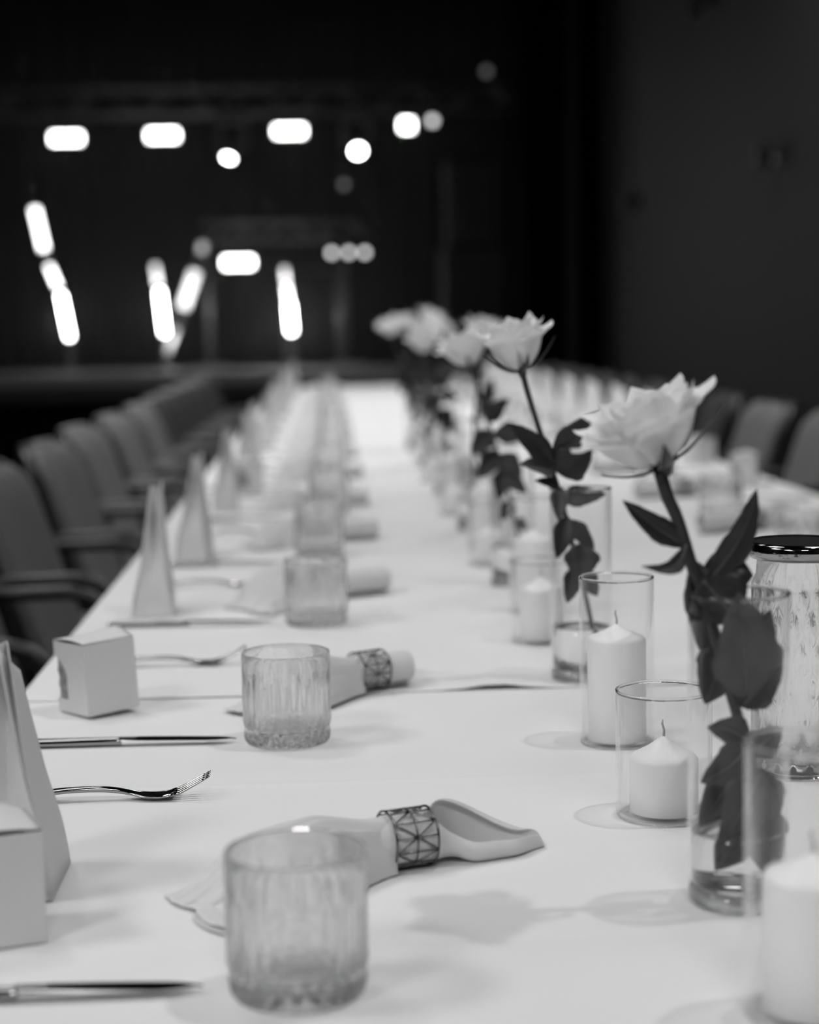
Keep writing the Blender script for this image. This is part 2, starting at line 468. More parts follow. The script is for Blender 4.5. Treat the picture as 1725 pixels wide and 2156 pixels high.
def beam_tube(label, segs, glow):  # haze beams given a solid glowing shape; stand, socket and caps are added
    """light beam built as a slim glowing tube on a made-up stand; segs: (end a, end b, material, radius)"""
    a0 = Vector(segs[0][0]); t = thing('beam_tube', label, 'stage light', (a0.x, a0.y, .78), 0, 'light beams built as leaning tubes on the stage')
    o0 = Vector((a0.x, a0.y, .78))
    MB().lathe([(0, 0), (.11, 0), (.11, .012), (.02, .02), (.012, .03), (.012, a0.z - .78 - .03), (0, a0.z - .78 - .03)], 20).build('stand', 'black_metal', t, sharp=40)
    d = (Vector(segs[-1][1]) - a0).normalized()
    MB().tube([a0 - o0 - d * .05, a0 - o0], .03, 12).build('added_socket', 'black_metal', t)
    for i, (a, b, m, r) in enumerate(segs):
        MB().tube([Vector(a) - o0, Vector(b) - o0], r, 12).build('beam_section', m, t)
        if i: MB().tube([Vector(segs[i - 1][1]) - o0, Vector(a) - o0], r * .8, 10).build('added_joint', 'black_metal', t)
    MB().tube([Vector(segs[-1][1]) - o0, Vector(segs[-1][1]) - o0 + d * .03], .02, 10).build('added_end_cap', 'black_metal', t)
    l = bpy.data.lights.new('beam_halo', 'POINT'); l.energy = glow; l.shadow_soft_size = .05  # added point lamp for the halo round the beam
    lo = bpy.data.objects.new('beam_halo', l); COL.objects.link(lo); lo.parent = t
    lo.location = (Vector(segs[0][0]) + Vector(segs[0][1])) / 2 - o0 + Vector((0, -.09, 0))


beam_tube('light beam built as a glowing tube at the far left of the stage, leaning left', [((-2.329, 16.5, 1.092), (-2.395, 16.5, 1.485), 'beam_bright', .02), ((-2.42, 16.5, 1.56), (-2.492, 16.5, 1.741), 'beam_mid', .02), ((-2.529, 16.5, 1.889), (-2.60, 16.5, 2.25), 'beam_mid', .03)], 16)
beam_tube('light beam built as a glowing tube on the stage, second from the left, leaning slightly left', [((-1.474, 16.5, 1.115), (-1.509, 16.5, 1.504), 'beam_bright', .022), ((-1.52, 16.5, 1.555), (-1.544, 16.5, 1.734), 'beam_dim', .022)], 16)
beam_tube('light beam built as a glowing tube on the stage right of the short truss light, nearly upright', [((-.328, 16.5, 1.108), (-.344, 16.5, 1.365), 'beam_bright', .026), ((-.348, 16.5, 1.39), (-.366, 16.5, 1.53), 'beam_mid', .02), ((-.368, 16.5, 1.56), (-.379, 16.5, 1.686), 'beam_dim', .02)], 45)
beam_tube('dim light beam built as a tube, leaning right behind the second beam', [((-1.503, 17, .93), (-1.407, 17, 1.161), 'beam_faint', .02), ((-1.34, 17, 1.353), (-1.22, 17, 1.685), 'beam_soft', .045), ((-1.16, 17, 1.868), (-1.137, 17, 1.946), 'beam_faint', .03)], 2)


def speaker(loc, d, label):
    t = thing('loudspeaker', label, 'speaker', loc, 0, 'loudspeakers at the stage side')
    cb = MB().box((0, 0, d[2] / 2), d, bev=.015).build('cabinet', 'black_paint', t, smooth=False)
    MB().box((0, -d[1] / 2 - .004, d[2] / 2), (d[0] - .05, .012, d[2] - .05), bev=.005).build('grille', 'speaker_grille', cb, smooth=False)
    MB().lathe([(.11, 0), (.13, .012), (.15, 0)], 28).xf(Matrix.Rotation(R(90), 4, 'X')).build('woofer_ring', 'speaker_grille', t, loc=(0, -d[1] / 2 - .01, d[2] * .35))


speaker((1.33, 16.6, .78), (.58, .5, 1.07), 'large black loudspeaker standing on the stage, lower one of the stack')
speaker((1.32, 16.6, 1.85), (.46, .45, .76), 'black loudspeaker stacked on top of the larger one')

hz = MB().box((-2.13, 16.45, 2.68), (7.5, 4.2, 3.7)).build('stage_haze', 'black_paint', smooth=False)
hm = bpy.data.materials.new('haze'); hm.use_nodes = True; nt = hm.node_tree
nt.nodes.remove(nt.nodes['Principled BSDF'])
vs = nt.nodes.new('ShaderNodeVolumeScatter'); vs.inputs['Density'].default_value = .006; vs.inputs['Anisotropy'].default_value = .2
nt.links.new(vs.outputs[0], nt.nodes['Material Output'].inputs['Volume'])
hz.data.materials.clear(); hz.data.materials.append(hm)
tag(hz, 'thin haze hanging in the air above the stage', 'haze', kind='stuff')


# ================================================================== table and cloth
t = thing('banquet_table', 'long banquet table under the white cloths', 'table', (0, 0, 0))
MB().box(((XL + XR) / 2, (.42 + YF) / 2, .73), (XR - XL - .012, YF - .42 - .012, .03)).build('tabletop', 'table_wood', t, smooth=False)
for yy in (.8, 2.6, 4.4, 6.2, 8.0, 9.8, 11.8):
    for xx in (.02, .73):
        MB().tube([(xx, yy, 0), (xx, yy, .716)], .02, 8).build('leg', 'black_metal', t)


def cloth(name, label, y0, y1, z, creases, ys, bumps=(), drop=.11):
    xs = [XL - .004 + (XR - XL + .008) * i / 60 for i in range(61)]
    zz = lambda x, y: z + .0005 * sin(9 * x + 3 * y) * sin(4.3 * y + 1.3 * x) + sum(a * math.exp(-((y - c - sl * x) / wd) ** 2) for (c, a, wd, sl) in creases) \
        + sum(a * math.exp(-((x - bx) / bw) ** 2) * max(0, 1 - (y - y0) / bl) ** 2 for (bx, bw, bl, a) in bumps)
    dz = [drop, drop * .66, drop * .33, .03]
    vs = []; rows = []
    for y in ys:
        row = []
        pts = [(xs[0] - .008 - .012 * (1 + sin(14 * y)) * d / drop, z - d) for d in dz] + [(xs[0] - .006, z - .006)]
        pts += [(x, None) for x in xs]
        pts += [(xs[-1] + .006, z - .006)] + [(xs[-1] + .008 + .012 * (1 + sin(13 * y + 1)) * d / drop, z - d) for d in reversed(dz)]
        for (x, h) in pts:
            row.append(len(vs)); vs.append((x, y, zz(x, y) if h is None else h))
        rows.append(row)
    fs = [(a[i], a[i + 1], b[i + 1], b[i]) for a, b in zip(rows, rows[1:]) for i in range(len(a) - 1)]
    return tag(MB().add(vs, fs).build(name, 'linen', solid=.0012, off=-1), label, 'tablecloth')


def yrange(y0, y1, fine):
    ys = []; y = y0
    while y < y1:
        ys.append(y); y += .004 if any(abs(y - f) < .03 for f in fine) else .03 if y < 3 else .1
    return ys + [y1]


cloth('tablecloth', 'white tablecloth covering the near end of the table', .40, 1.99, TZ,
      [(1.545, .0009, .006, .01), (1.13, -.0006, .008, -.02)], yrange(.40, 1.99, (1.545, 1.13)))
cloth('tablecloth', 'white tablecloth overlapping the near one and running to the far end', 1.925, YF + .005, TZ2,
      [(2.34, .0008, .006, .0), (3.4, .0008, .008, 0)], yrange(1.925, YF + .005, (1.95, 2.34, 3.4)),
      bumps=((.175, .035, .07, .0055), (.42, .05, .06, .0025), (-.1, .12, .05, .0008)))


# ================================================================== chairs
def make_chair(fab):
    """faces local +X; origin on the floor below the table-side arm end"""
    t = thing('armchair', 'x', 'chair')

    def back(u, v):
        # closed slab: u around the outline of the thickness, v up
        zz = .50 + .372 * v
        hw = .235 - .035 * (1 - v) * .4 - .06 * max(0, (v - .82) / .18) ** 2.5
        th = .028 * (1 - .4 * max(0, (v - .85) / .15) ** 2)
        a = u * 2 * pi
        e = 4.0
        cx = abs(cos(a)) ** (2 / e) * (1 if cos(a) >= 0 else -1); cy = abs(sin(a)) ** (2 / e) * (1 if sin(a) >= 0 else -1)
        yy = hw * cy
        xx = -.175 - .125 * v + .03 * (yy / .235) ** 2 + th * cx
        return (xx, yy, zz)
    m = MB().grid(back, 32, 12)
    n = 33
    m.f.append(tuple(range(31, -1, -1))); m.f.append(tuple(12 * n + i for i in range(32)))
    bk = m.build('backrest', fab, t, sharp=60)
    m2 = MB(); m2.v = [(x - .022, y * 1.075, .50 + (z - .50) * 1.022) for (x, y, z) in m.v]; m2.f = list(m.f)
    m2.build('back_shell', 'black_metal', bk, sharp=60)

    def seat(u, v):
        a = u * 2 * pi
        e = 5.0
        cx = abs(cos(a)) ** (2 / e) * (1 if cos(a) >= 0 else -1); cy = abs(sin(a)) ** (2 / e) * (1 if sin(a) >= 0 else -1)
        k = [.96, 1.0, 1.0, .97, .8, .4, 0.02][round(v * 6)]
        zz = [.405, .415, .445, .458, .465, .468, .469][round(v * 6)]
        return (.04 + .225 * cx * k, .235 * cy * k, zz)
    m = MB().grid(seat, 32, 6); m.f.append(tuple(range(31, -1, -1)))
    m.build('seat', fab, t, sharp=60)
    for sy in (-1, 1):
        y = sy * .275
        pts = [(-.30, y, .012), (-.285, y, .35), (-.27, y, .60), (-.262, y, .645), (-.235, y, .672), (-.20, y, .68), (-.07, y, .683), (-.03, y, .672), (.0, y, .64), (.025, y, .58), (.05, y, .40), (.07, y, .012)]
        MB().tube(pts, .0135, 10).build('side_frame', 'black_metal', t)
    for sy in (-1, 1):
        MB().tube([(-.24, sy * .262, .66), (-.205, sy * .20, .66)], .010, 8).build('bracket', 'black_metal', t)
    MB().tube([(-.15, -.275, .395), (-.15, .275, .395)], .011, 8).build('crossbar', 'black_metal', t)
    MB().tube([(.045, -.275, .395), (.045, .275, .395)], .011, 8).build('crossbar', 'black_metal', t)
    return t


grey0 = make_chair('chair_fabric'); dark0 = make_chair('chair_fabric_dark')
used = set()


def chair(src, loc, rz, label, group):
    if src.name not in used:
        used.add(src.name); src['label'] = label; src['group'] = group; src.location = loc; src.rotation_euler = (0, 0, rz); return src
    return copy_thing(src, label, loc, rz, group)


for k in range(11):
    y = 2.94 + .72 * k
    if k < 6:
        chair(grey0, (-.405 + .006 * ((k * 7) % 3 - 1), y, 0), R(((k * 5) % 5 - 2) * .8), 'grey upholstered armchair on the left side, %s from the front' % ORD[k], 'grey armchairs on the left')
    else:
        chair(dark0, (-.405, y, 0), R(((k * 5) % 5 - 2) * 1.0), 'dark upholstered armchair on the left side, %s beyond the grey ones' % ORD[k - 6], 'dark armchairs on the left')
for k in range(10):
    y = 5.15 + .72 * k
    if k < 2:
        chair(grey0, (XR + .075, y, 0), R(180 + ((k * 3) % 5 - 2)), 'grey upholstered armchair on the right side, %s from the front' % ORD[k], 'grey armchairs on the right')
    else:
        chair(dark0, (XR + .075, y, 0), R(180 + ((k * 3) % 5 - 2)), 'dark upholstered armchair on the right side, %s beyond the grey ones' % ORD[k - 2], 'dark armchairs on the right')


# ================================================================== tumblers
def tumbler_mesh():
    Ro, H = .0425, .088
    N = 26

    def fl(a):
        return (.5 + .5 * cos(N * a)) ** .7

    def mod(r, z, a):
        if r < .030: return r
        body = sstep(.017, .021, z) * (1 - sstep(.060, .068, z + .005 * cos(N * a / 2)))
        foot = (1 - sstep(.011, .0135, z)) * sstep(0, .003, z)
        return r - .0019 * fl(a) * body - .0020 * (1 - fl(a)) * foot
    prof = [(0, .0022), (.026, .0018), (.033, .0), (.0385, .0006), (.0405, .003), (.0415, .007), (.0418, .0108), (.0412, .0125), (.0408, .0145), (.0412, .0165), (.0420, .0195)]
    prof += [(Ro, .022 + i * .0036) for i in range(14)]
    prof += [(Ro, .076), (Ro, .083), (Ro - .0002, .0868), (Ro - .0008, .0878), (Ro - .0016, .0877), (Ro - .0021, .0866)]
    prof += [(.0396, .075), (.0390, .055), (.0386, .035), (.0380, .021), (.0360, .0165), (.030, .0145), (.018, .0138), (0, .0136)]

    def mod2(r, z, a):
        return r
    m = MB()
    n = N * 8
    vs = []; idx = []
    for i, (r, z) in enumerate(prof):
        if r <= 0:
            idx.append([len(vs)]); vs.append((0, 0, z)); continue
        row = []
        for k in range(n):
            a = 2 * pi * k / n
            rr = mod(r, z, a) if i < 31 else r
            row.append(len(vs)); vs.append((rr * cos(a), rr * sin(a), z))
        idx.append(row)
    fs = []
    for a, b in zip(idx, idx[1:]):
        for k in range(n):
            k2 = (k + 1) % n
            if len(a) == 1: fs.append((a[0], b[k2], b[k]))
            elif len(b) == 1: fs.append((a[k], a[k2], b[0]))
            else: fs.append((a[k], a[k2], b[k2], b[k]))
    m.add(vs, fs)
    return m.mesh('tumbler', 'tumbler_glass')


TUM = tumbler_mesh()
GY = [1.046, 1.706, 2.384, 3.12, 3.80, 4.53, 5.25, 6.0, 6.75, 7.46, 8.17, 8.88, 9.59, 10.30, 11.0, 11.7]
GX = [-.026, -.047, -.023, -.022, -.006, -.004, .004, .004, .008, .0, .004, .0, .004, 0, 0, 0]
for k, (x, y) in enumerate(zip(GX, GY)):
    o = link('tumbler', TUM, None, (x, y, top_z(y) + .0006), (0, 0, k * .37))
    tag(o, 'ribbed clear glass tumbler on the left side of the table, %s from the front' % ORD[k], 'glass', 'tumblers on the left side')
RY = [2.85, 3.55, 4.22, 4.93, 5.65, 6.36, 7.08, 7.8, 8.5, 9.2, 9.9, 10.6, 11.3]
for k, y in enumerate(RY):
    o = link('tumbler', TUM, None, (.765 + .01 * ((k * 5) % 3 - 1), y, top_z(y) + .0006), (0, 0, k * .37))
    tag(o, 'ribbed clear glass tumbler on the right side of the table, %s from the front' % ORD[k], 'glass', 'tumblers on the right side')


# ================================================================== cutlery
def smooth_path(pts, n):
    """Catmull-Rom through tuples of any length"""
    out = []
    N = len(pts)
    for i in range(n + 1):
        t = i / n * (N - 1); k = min(int(t), N - 2); f = t - k
        p0, p1, p2, p3 = pts[max(k - 1, 0)], pts[k], pts[k + 1], pts[min(k + 2, N - 1)]
        out.append(tuple(.5 * (2 * b + (c - a) * f + (2 * a - 5 * b + 4 * c - d) * f * f + (3 * b - a - 3 * c + d) * f ** 3) for a, b, c, d in zip(p0, p1, p2, p3)))
    return out


def strip(path, n=12):
    """path of (x, zc, half_width, half_thick): flat-ish rounded bar along X"""
    m = MB(); vs = []; N = len(path)
    for (x, zc, hw, ht) in path:
        for k in range(n):
            a = 2 * pi * k / n
            vs.append((x, hw * cos(a), zc + ht * (abs(sin(a)) ** .7) * (1 if sin(a) >= 0 else -1)))
    fs = [(i * n + k, i * n + (k + 1) % n, (i + 1) * n + (k + 1) % n, (i + 1) * n + k) for i in range(N - 1) for k in range(n)]
    fs = [f[::-1] for f in fs]
    fs.append(tuple(range(n))); fs.append(tuple((N - 1) * n + k for k in reversed(range(n))))
    return m.add(vs, fs)


def make_fork():
    t = thing('fork', 'x', 'fork')
    P = smooth_path([(-.100, .0030, .0075, .0014), (-.097, .0032, .0098, .0018), (-.06, .0062, .0082, .0022), (-.02, .0095, .0050, .0024), (.010, .0092, .0034, .0026),
                     (.028, .0065, .0046, .0022), (.042, .0035, .0100, .0014), (.055, .0022, .0118, .0012), (.064, .0030, .0122, .0011), (.068, .0042, .0122, .0010)], 40)
    m = strip(P, 14)
    # dish the bowl
    m.v = [(x, y, z + (max(0, (x - .036) / .03) if x > .036 else 0) * .0016 * (abs(y) / .012) ** 2) for (x, y, z) in m.v]
    m.build('handle', 'steel', t)
    for j in range(4):
        y = (j - 1.5) * .0066
        pts = [(.0655, y, .0034 + .0012 * (abs(y) / .012) ** 2), (.072, y, .0060), (.082, y * .98, .0112), (.092, y * .96, .0166), (.0985, y * .95, .0202)]
        MB().tube(pts, [.0013, .0011, .0010, .0009, .0005], 8).build('tine', 'steel', t)
    return t


def make_knife():
    t = thing('knife', 'x', 'knife')
    P = smooth_path([(-.108, .0040, .0060, .0022), (-.104, .0044, .0085, .0034), (-.07, .0042, .0078, .0038), (-.03, .0042, .0066, .0040), (-.004, .0042, .0056, .0040), (.0, .0042, .0050, .0036)], 30)
    strip(P, 14).build('handle', 'steel', t)
    # blade: slim wedge, rounded tip
    vs = []; fs = []
    n = 24
    for i in range(n + 1):
        f = i / n; x = -.002 + .112 * f
        up = .0060 * (1 - max(0, (f - .80) / .20) ** 2.2) + .0018 * sin(pi * f)
        lo = -.0058 + .0100 * max(0, (f - .72) / .28) ** 2
        if f > .985: lo = up - .001
        zt = .0062 - .0022 * f; th = .0012 - .0006 * f
        vs += [(x, lo, zt - th * .4), (x, (lo + up) / 2, zt + th), (x, up, zt + th * .9), (x, up, zt - th), (x, (lo + up) / 2, zt - th)]
    for i in range(n):
        for k in range(5):
            a = i * 5 + k; b = i * 5 + (k + 1) % 5
            fs.append((a, b, b + 5, a + 5))
    fs.append((4, 3, 2, 1, 0)); fs.append(tuple(n * 5 + k for k in range(5)))
    MB().add(vs, fs).build('blade', 'steel', t, sharp=35)
    return t


fork0, knife0 = make_fork(), make_knife()


def put(src, flag, loc, rz, label, group, scale=None):
    if flag not in used:
        used.add(flag); src['label'] = label; src['group'] = group; src.location = loc; src.rotation_euler = (0, 0, rz)
        if scale: src.scale = (scale,) * 3
        return src
    return copy_thing(src, label, loc, rz, group, scale)


KN = [(-.193, 1.048, 1.0), (-.206, 1.708, -.6), (-.193, 2.392, -4.5 * .5), (-.19, 3.00, 1), (-.19, 3.70, 0), (-.19, 4.42, 1)]
FK = [(-.206, 1.505, 1.0), (-.203, 2.108, 1.5), (-.198, 2.76, 1), (-.19, 3.46, 0), (-.19, 4.16, 1), (-.19, 4.88, 0)]
for k in range(6, 15):
    KN.append((-.19, GY[k] - .03, 0)); FK.append((-.19, GY[k] + .38, 0))
for k, (x, y, a) in enumerate(KN):
    put(knife0, 'k', (x, y, top_z(y) + .0006), R(a), 'steel table knife on the left side of the table, %s from the front' % ORD[k], 'knives on the left side')
for k, (x, y, a) in enumerate(FK):
    put(fork0, 'f', (x, y, top_z(y) + .0006), R(a), 'steel fork on the left side of the table, %s from the front' % ORD[k], 'forks on the left side')
VIS = lambda X, Y: 690 + X * 3800 / Y < 1800
for k, y in enumerate([q for q in RY if VIS(.84, q)]):
    put(knife0, 'k', (.945, y + .03, TZ2 + .0006), R(180), 'steel table knife on the right side of the table, %s from the front' % ORD[k], 'knives on the right side')
for k, y in enumerate([q for q in RY if VIS(.84, q - .34)]):
    put(fork0, 'f', (.945, y - .34, TZ2 + .0006), R(180), 'steel fork on the right side of the table, %s from the front' % ORD[k], 'forks on the right side')


# ================================================================== napkins and rings
def make_napkin(style):
    t = thing('napkin', 'x', 'napkin')
    r0 = .0188; zc = .0198

    # ---- wrapped waist and right-hand end (x from -.03 to tip)
    if style == 'lip':
        tip = .108

        def f(u, v):
            s = -.03 + (tip + .03) * u
            k = sstep(.008, .05, s)
            q = max(0, s) / tip
            hf = .0170 - .003 * q - .004 * q ** 4; hb = .0415 * (1 - .72 * sstep(.38, 1.0, q))
            wf = .0215 * (1 - .15 * q) * (1 - .80 * sstep(.72, 1.0, q)); wb = .022 * (1 - .80 * sstep(.60, 1.0, q))
            ch = [(-.82 * wf, hf), (-1.02 * wf, hf * .55), (-.75 * wf, .0012), (0, .0010), (.75 * wb, .003), (1.15 * wb, hb * .45), (1.30 * wb, hb * .85), (1.15 * wb, hb), (.95 * wb, hb * 1.01)]
            if q > .9: ch = [(a, b_) for (a, b_) in ch]
            m_ = v * 8; n0 = min(int(m_), 7); fr = m_ - n0
            c0, c1, c2, c3 = ch[max(n0 - 1, 0)], ch[n0], ch[n0 + 1], ch[min(n0 + 2, 8)]
            cr = [.5 * (2 * b_ + (c - a) * fr + (2 * a - 5 * b_ + 4 * c - d) * fr * fr + (3 * b_ - a - 3 * c + d) * fr ** 3) for a, b_, c, d in zip(c0, c1, c2, c3)]
            a = -pi * 1.25 + pi * 2.3 * v
            rd = r0 * (1 - .05 * v)
            y = (1 - k) * rd * sin(a) + k * cr[0]; z = (1 - k) * (zc - rd * cos(a)) + k * cr[1]
            z += .0010 * k * sin(60 * s + 2) * sstep(.6, .9, v); y += .0015 * k * sin(75 * s) * sstep(.55, .85, v)
            x = s - .010 * k * (max(0, v - .6) / .4) ** 2 + .006 * sstep(.6, 1, q) * sin(pi * v)
            return (x, y, max(z, .0010))
        MB().grid(f, 30, 36).build('rolled_end', 'napkin_linen', t, solid=.0011, sub=1)
    else:
        EL = .082 if style == 'roll' else .145

        def f(u, v):
            s = -.03 + EL * u
            a = -pi * 2.2 + (pi * 4.6) * v
            rad = (r0 + (.0015 if EL < .1 else .003) * sstep(.01, .05, s)) * (1 - .34 * v)
            sq = 1 - .10 * sstep(.015, .05, s)
            return (s + .004 * sin(a), rad * sin(a) * (1.12 if s > .015 else 1), zc + (0 if EL < .1 else .001 * sstep(.01, .05, s)) - rad * cos(a) * sq + .0006 * sin(40 * s))
        MB().grid(f, 14, 72).build('rolled_end', 'napkin_linen', t, solid=.0010, sub=1)

    # ---- fanned left-hand end
    L = .150 if style == 'lip' else .145 if style == 'roll' else .115
    wmax = .062 if style == 'lip' else .05 if style == 'roll' else .07
    hmax = .047 if style != 'wide' else .062

    def fan(w_, h_, npl, amp, ph, Lf, skew):
        def g(u, v):
            s = u
            k = sstep(0, .85, s)
            hw = r0 * .94 + (w_ - r0) * k ** .8 * (1 - .45 * sstep(.6, 1, s))
            H = (.0385 + (h_ - .0385) * sstep(0, .4, s)) * (1 - .30 * sstep(.35, .7, s)) * (1 - .95 * sstep(.62, 1.0, s))
            t_ = 2 * v - 1
            x = -.018 - Lf * s * (1 - .10 * t_ * t_) + skew * k * t_
            y = hw * (t_ if abs(t_) < .75 else (1 if t_ > 0 else -1) * (.75 + (abs(t_) - .75) * .8))
            z = H * max(0, 1 - abs(t_) ** 2.4) + amp * k * (1 - .85 * sstep(.62, 1, s)) * 2 * (1 - abs(sin(pi * npl * v + ph)) ** .8) * (1 - t_ ** 8)
            y += .004 * k * sin(2 * pi * npl * v + ph + 1.2)
            return (x, y, max(.0012, z))
        return g
    RZ = Matrix.Rotation(R(9), 4, 'Z')
    MB().grid(fan(wmax, hmax * .93, 7, .0085, .4, L, -.010), 26, 84).xf(RZ).build('fan', 'napkin_linen', t, solid=.0010, sub=1)
    MB().grid(fan(wmax * .98, hmax * .55, 5, .0070, 2.0, L * 1.06, -.015), 20, 44).xf(RZ).build('fan', 'napkin_linen', t, solid=.0010, sub=1)
    # flat corner with a stitched hem lying on the cloth
    wv = wmax * .95

    def flat(u, v):
        x = -.05 - (L - .02) * u - .006 * sin(3 * v)
        y = -wv * (.55 + .55 * u) + (wv * 1.2) * v * (1 - .25 * u)
        z = .0016 + .003 * (sin(7 * u + 9 * v) ** 2) * (1 - u) + .007 * (v ** 2) * (1 - u)
        return (x, y, z)
    crn = MB().grid(flat, 14, 12).xf(RZ).build('corner', 'napkin_linen', t, solid=.0014, sub=1)

    def hem(u, v):
        a, b = .86 + .12 * v, .05 + .9 * u
        p = flat(a, b); return (p[0], p[1], p[2] + .0028 + .0008 * sin(11 * u))
    MB().grid(hem, 14, 3).xf(RZ).build('hem', 'napkin_linen', crn, solid=.0012, sub=1)

    def fold(u, v):
        x = -.06 - L * .62 * u
        y = -wmax * (.25 + .55 * u) - .012 * v + .004 * sin(9 * u)
        z = .003 + (.030 * (1 - .75 * u)) * (1 - v) ** 1.5 + .0025 * (1 + sin(16 * u + 4 * v))
        return (x, y, z)
    MB().grid(fold, 16, 8).xf(RZ).build('fold', 'napkin_linen', t, solid=.0012, sub=1)
    return t


def ring_mesh():
    Rr, hw, wr_ = .0212, .0165, .00078
    m = MB(); n = 12

    def P(a, x): return (x, Rr * sin(a), Rr * cos(a))

    def seg(a0, x0, a1, x1, k=4):
        m.tube([P(a0 + (a1 - a0) * i / k, x0 + (x1 - x0) * i / k) for i in range(k + 1)], wr_, 6)
    for x in (-hw, hw):
        m.tube([P(2 * pi * i / 48, x) for i in range(48)], wr_ * 1.25, 6, close=True)
    st = 2 * pi / n
    for i in range(n):
        a = i * st
        if i % 2 == 0:
            seg(a, -hw, a + st, 0); seg(a + st, 0, a + 2 * st, -hw)
            seg(a, hw, a + st, 0); seg(a + st, 0, a + 2 * st, hw)
            seg(a, -hw, a, hw)
            seg(a, 0, a + 2 * st, 0, 6)
        else:
            seg(a, -hw, a, 0); seg(a, 0, a, hw)
    return m.mesh('napkin_ring', 'ring_metal')


RING = ring_mesh()
naps = {s: make_napkin(s) for s in ('lip', 'roll', 'wide', 'long')}
NP = [('lip', .050, 1.292, 21), ('roll', .036, 1.935, 31), ('wide', -.020, 2.600, 31), ('long', -.025, 3.31, 18), ('long', -.03, 3.97, 12), ('wide', -.025, 4.70, 20)]
for k in range(6, 15):
    NP.append((('long', 'wide', 'long')[k % 3], -.025, GY[k] + .2, 18 + (k * 7) % 13))


def lay_napkin(st, x, y, a, label, rlabel, grp, rgrp):
    z = top_z(y - .08) + .0004
    z = TZ + .0004 if y < 1.925 else TZ2 + .0004
    put(naps[st], 'n' + st, (x, y, z), R(a), label, grp)
    o = link('napkin_ring', RING, None, (x, y, z + .0204 + .0012), (R(17 * len(used) + 20), 0, R(a)))
    tag(o, rlabel, 'napkin ring', rgrp)


for k, (st, x, y, a) in enumerate(NP):
    lay_napkin(st, x, y, a, 'folded white cloth napkin on the left side of the table, %s from the front' % ORD[k],
               'openwork metal napkin ring on the left side of the table, %s from the front' % ORD[k], 'napkins on the left side', 'napkin rings on the left side')
for k, y in enumerate([q for q in RY if VIS(.60, q - .2)]):
    lay_napkin(('wide', 'long', 'long')[k % 3], .79, y - .2, 180 + 15 + (k * 7) % 13, 'folded white cloth napkin on the right side of the table, %s from the front' % ORD[k],
               'openwork metal napkin ring on the right side of the table, %s from the front' % ORD[k], 'napkins on the right side', 'napkin rings on the right side')


# ================================================================== paper favours
def make_bag(P='paper'):
    """tall pinched paper gift bag, ridge running front to back"""
    t = thing('gift_bag', 'x', 'gift bag')
    w, d, H = .058, .092, .180
    nz = 12

    def half_d(f): return d / 2 * (1 - .10 * f - .42 * f ** 1.6)

    for sx, nm in ((-1, 'side_panel'), (1, 'side_panel')):
        def g(u, v, sx=sx):
            top = (.150 if sx < 0 else .158) + .026 * u
            z = top * v; f = z / H
            y = half_d(f) * (2 * u - 1)
            x = sx * (w / 2) * (1 - v) ** 1.08 + (sx * .0045 + .004 + .008 * u * (1 if sx > 0 else .8)) * v
            x += sx * .0035 * sin(pi * min(1, v * 2.2)) * .6
            return (x, y, z)
        MB().grid(g, 8, nz).build(nm, P, t, solid=.0007, smooth=True)
    for sy, nm in ((-1, 'gusset'), (1, 'gusset')):
        def g(u, v, sy=sy):
            top = .150 if sy < 0 else .176
            z = top * v; f = z / H
            c = 1 - abs(2 * u - 1)
            ins = .020 * sstep(.22, .95, v) * c + .006 * v
            y = sy * (half_d(f) - ins - .0012)
            xl = -(w / 2) * (1 - v) ** 1.08 + (-.0045 + .004) * v; xr = (w / 2) * (1 - v) ** 1.08 + (.0045 + .004) * v
            return (xl + (xr - xl) * u, y, z)
        MB().grid(g, 8, nz).build(nm, P, t, solid=.0006, smooth=False)
        # lower fold flap of the gusset
        y0 = sy * (d / 2 + .001)
        MB().add([(-w / 2, y0, .001), (w / 2, y0, .001), (.002, y0 - sy * .0035, .030)], [(0, 1, 2) if sy < 0 else (0, 2, 1)]).build('fold_flap', P, t, solid=.0006, smooth=False)
    MB().box((0, 0, .0009), (w, d, .0012)).build('bottom', 'paper_shade', t, smooth=False)
    return t


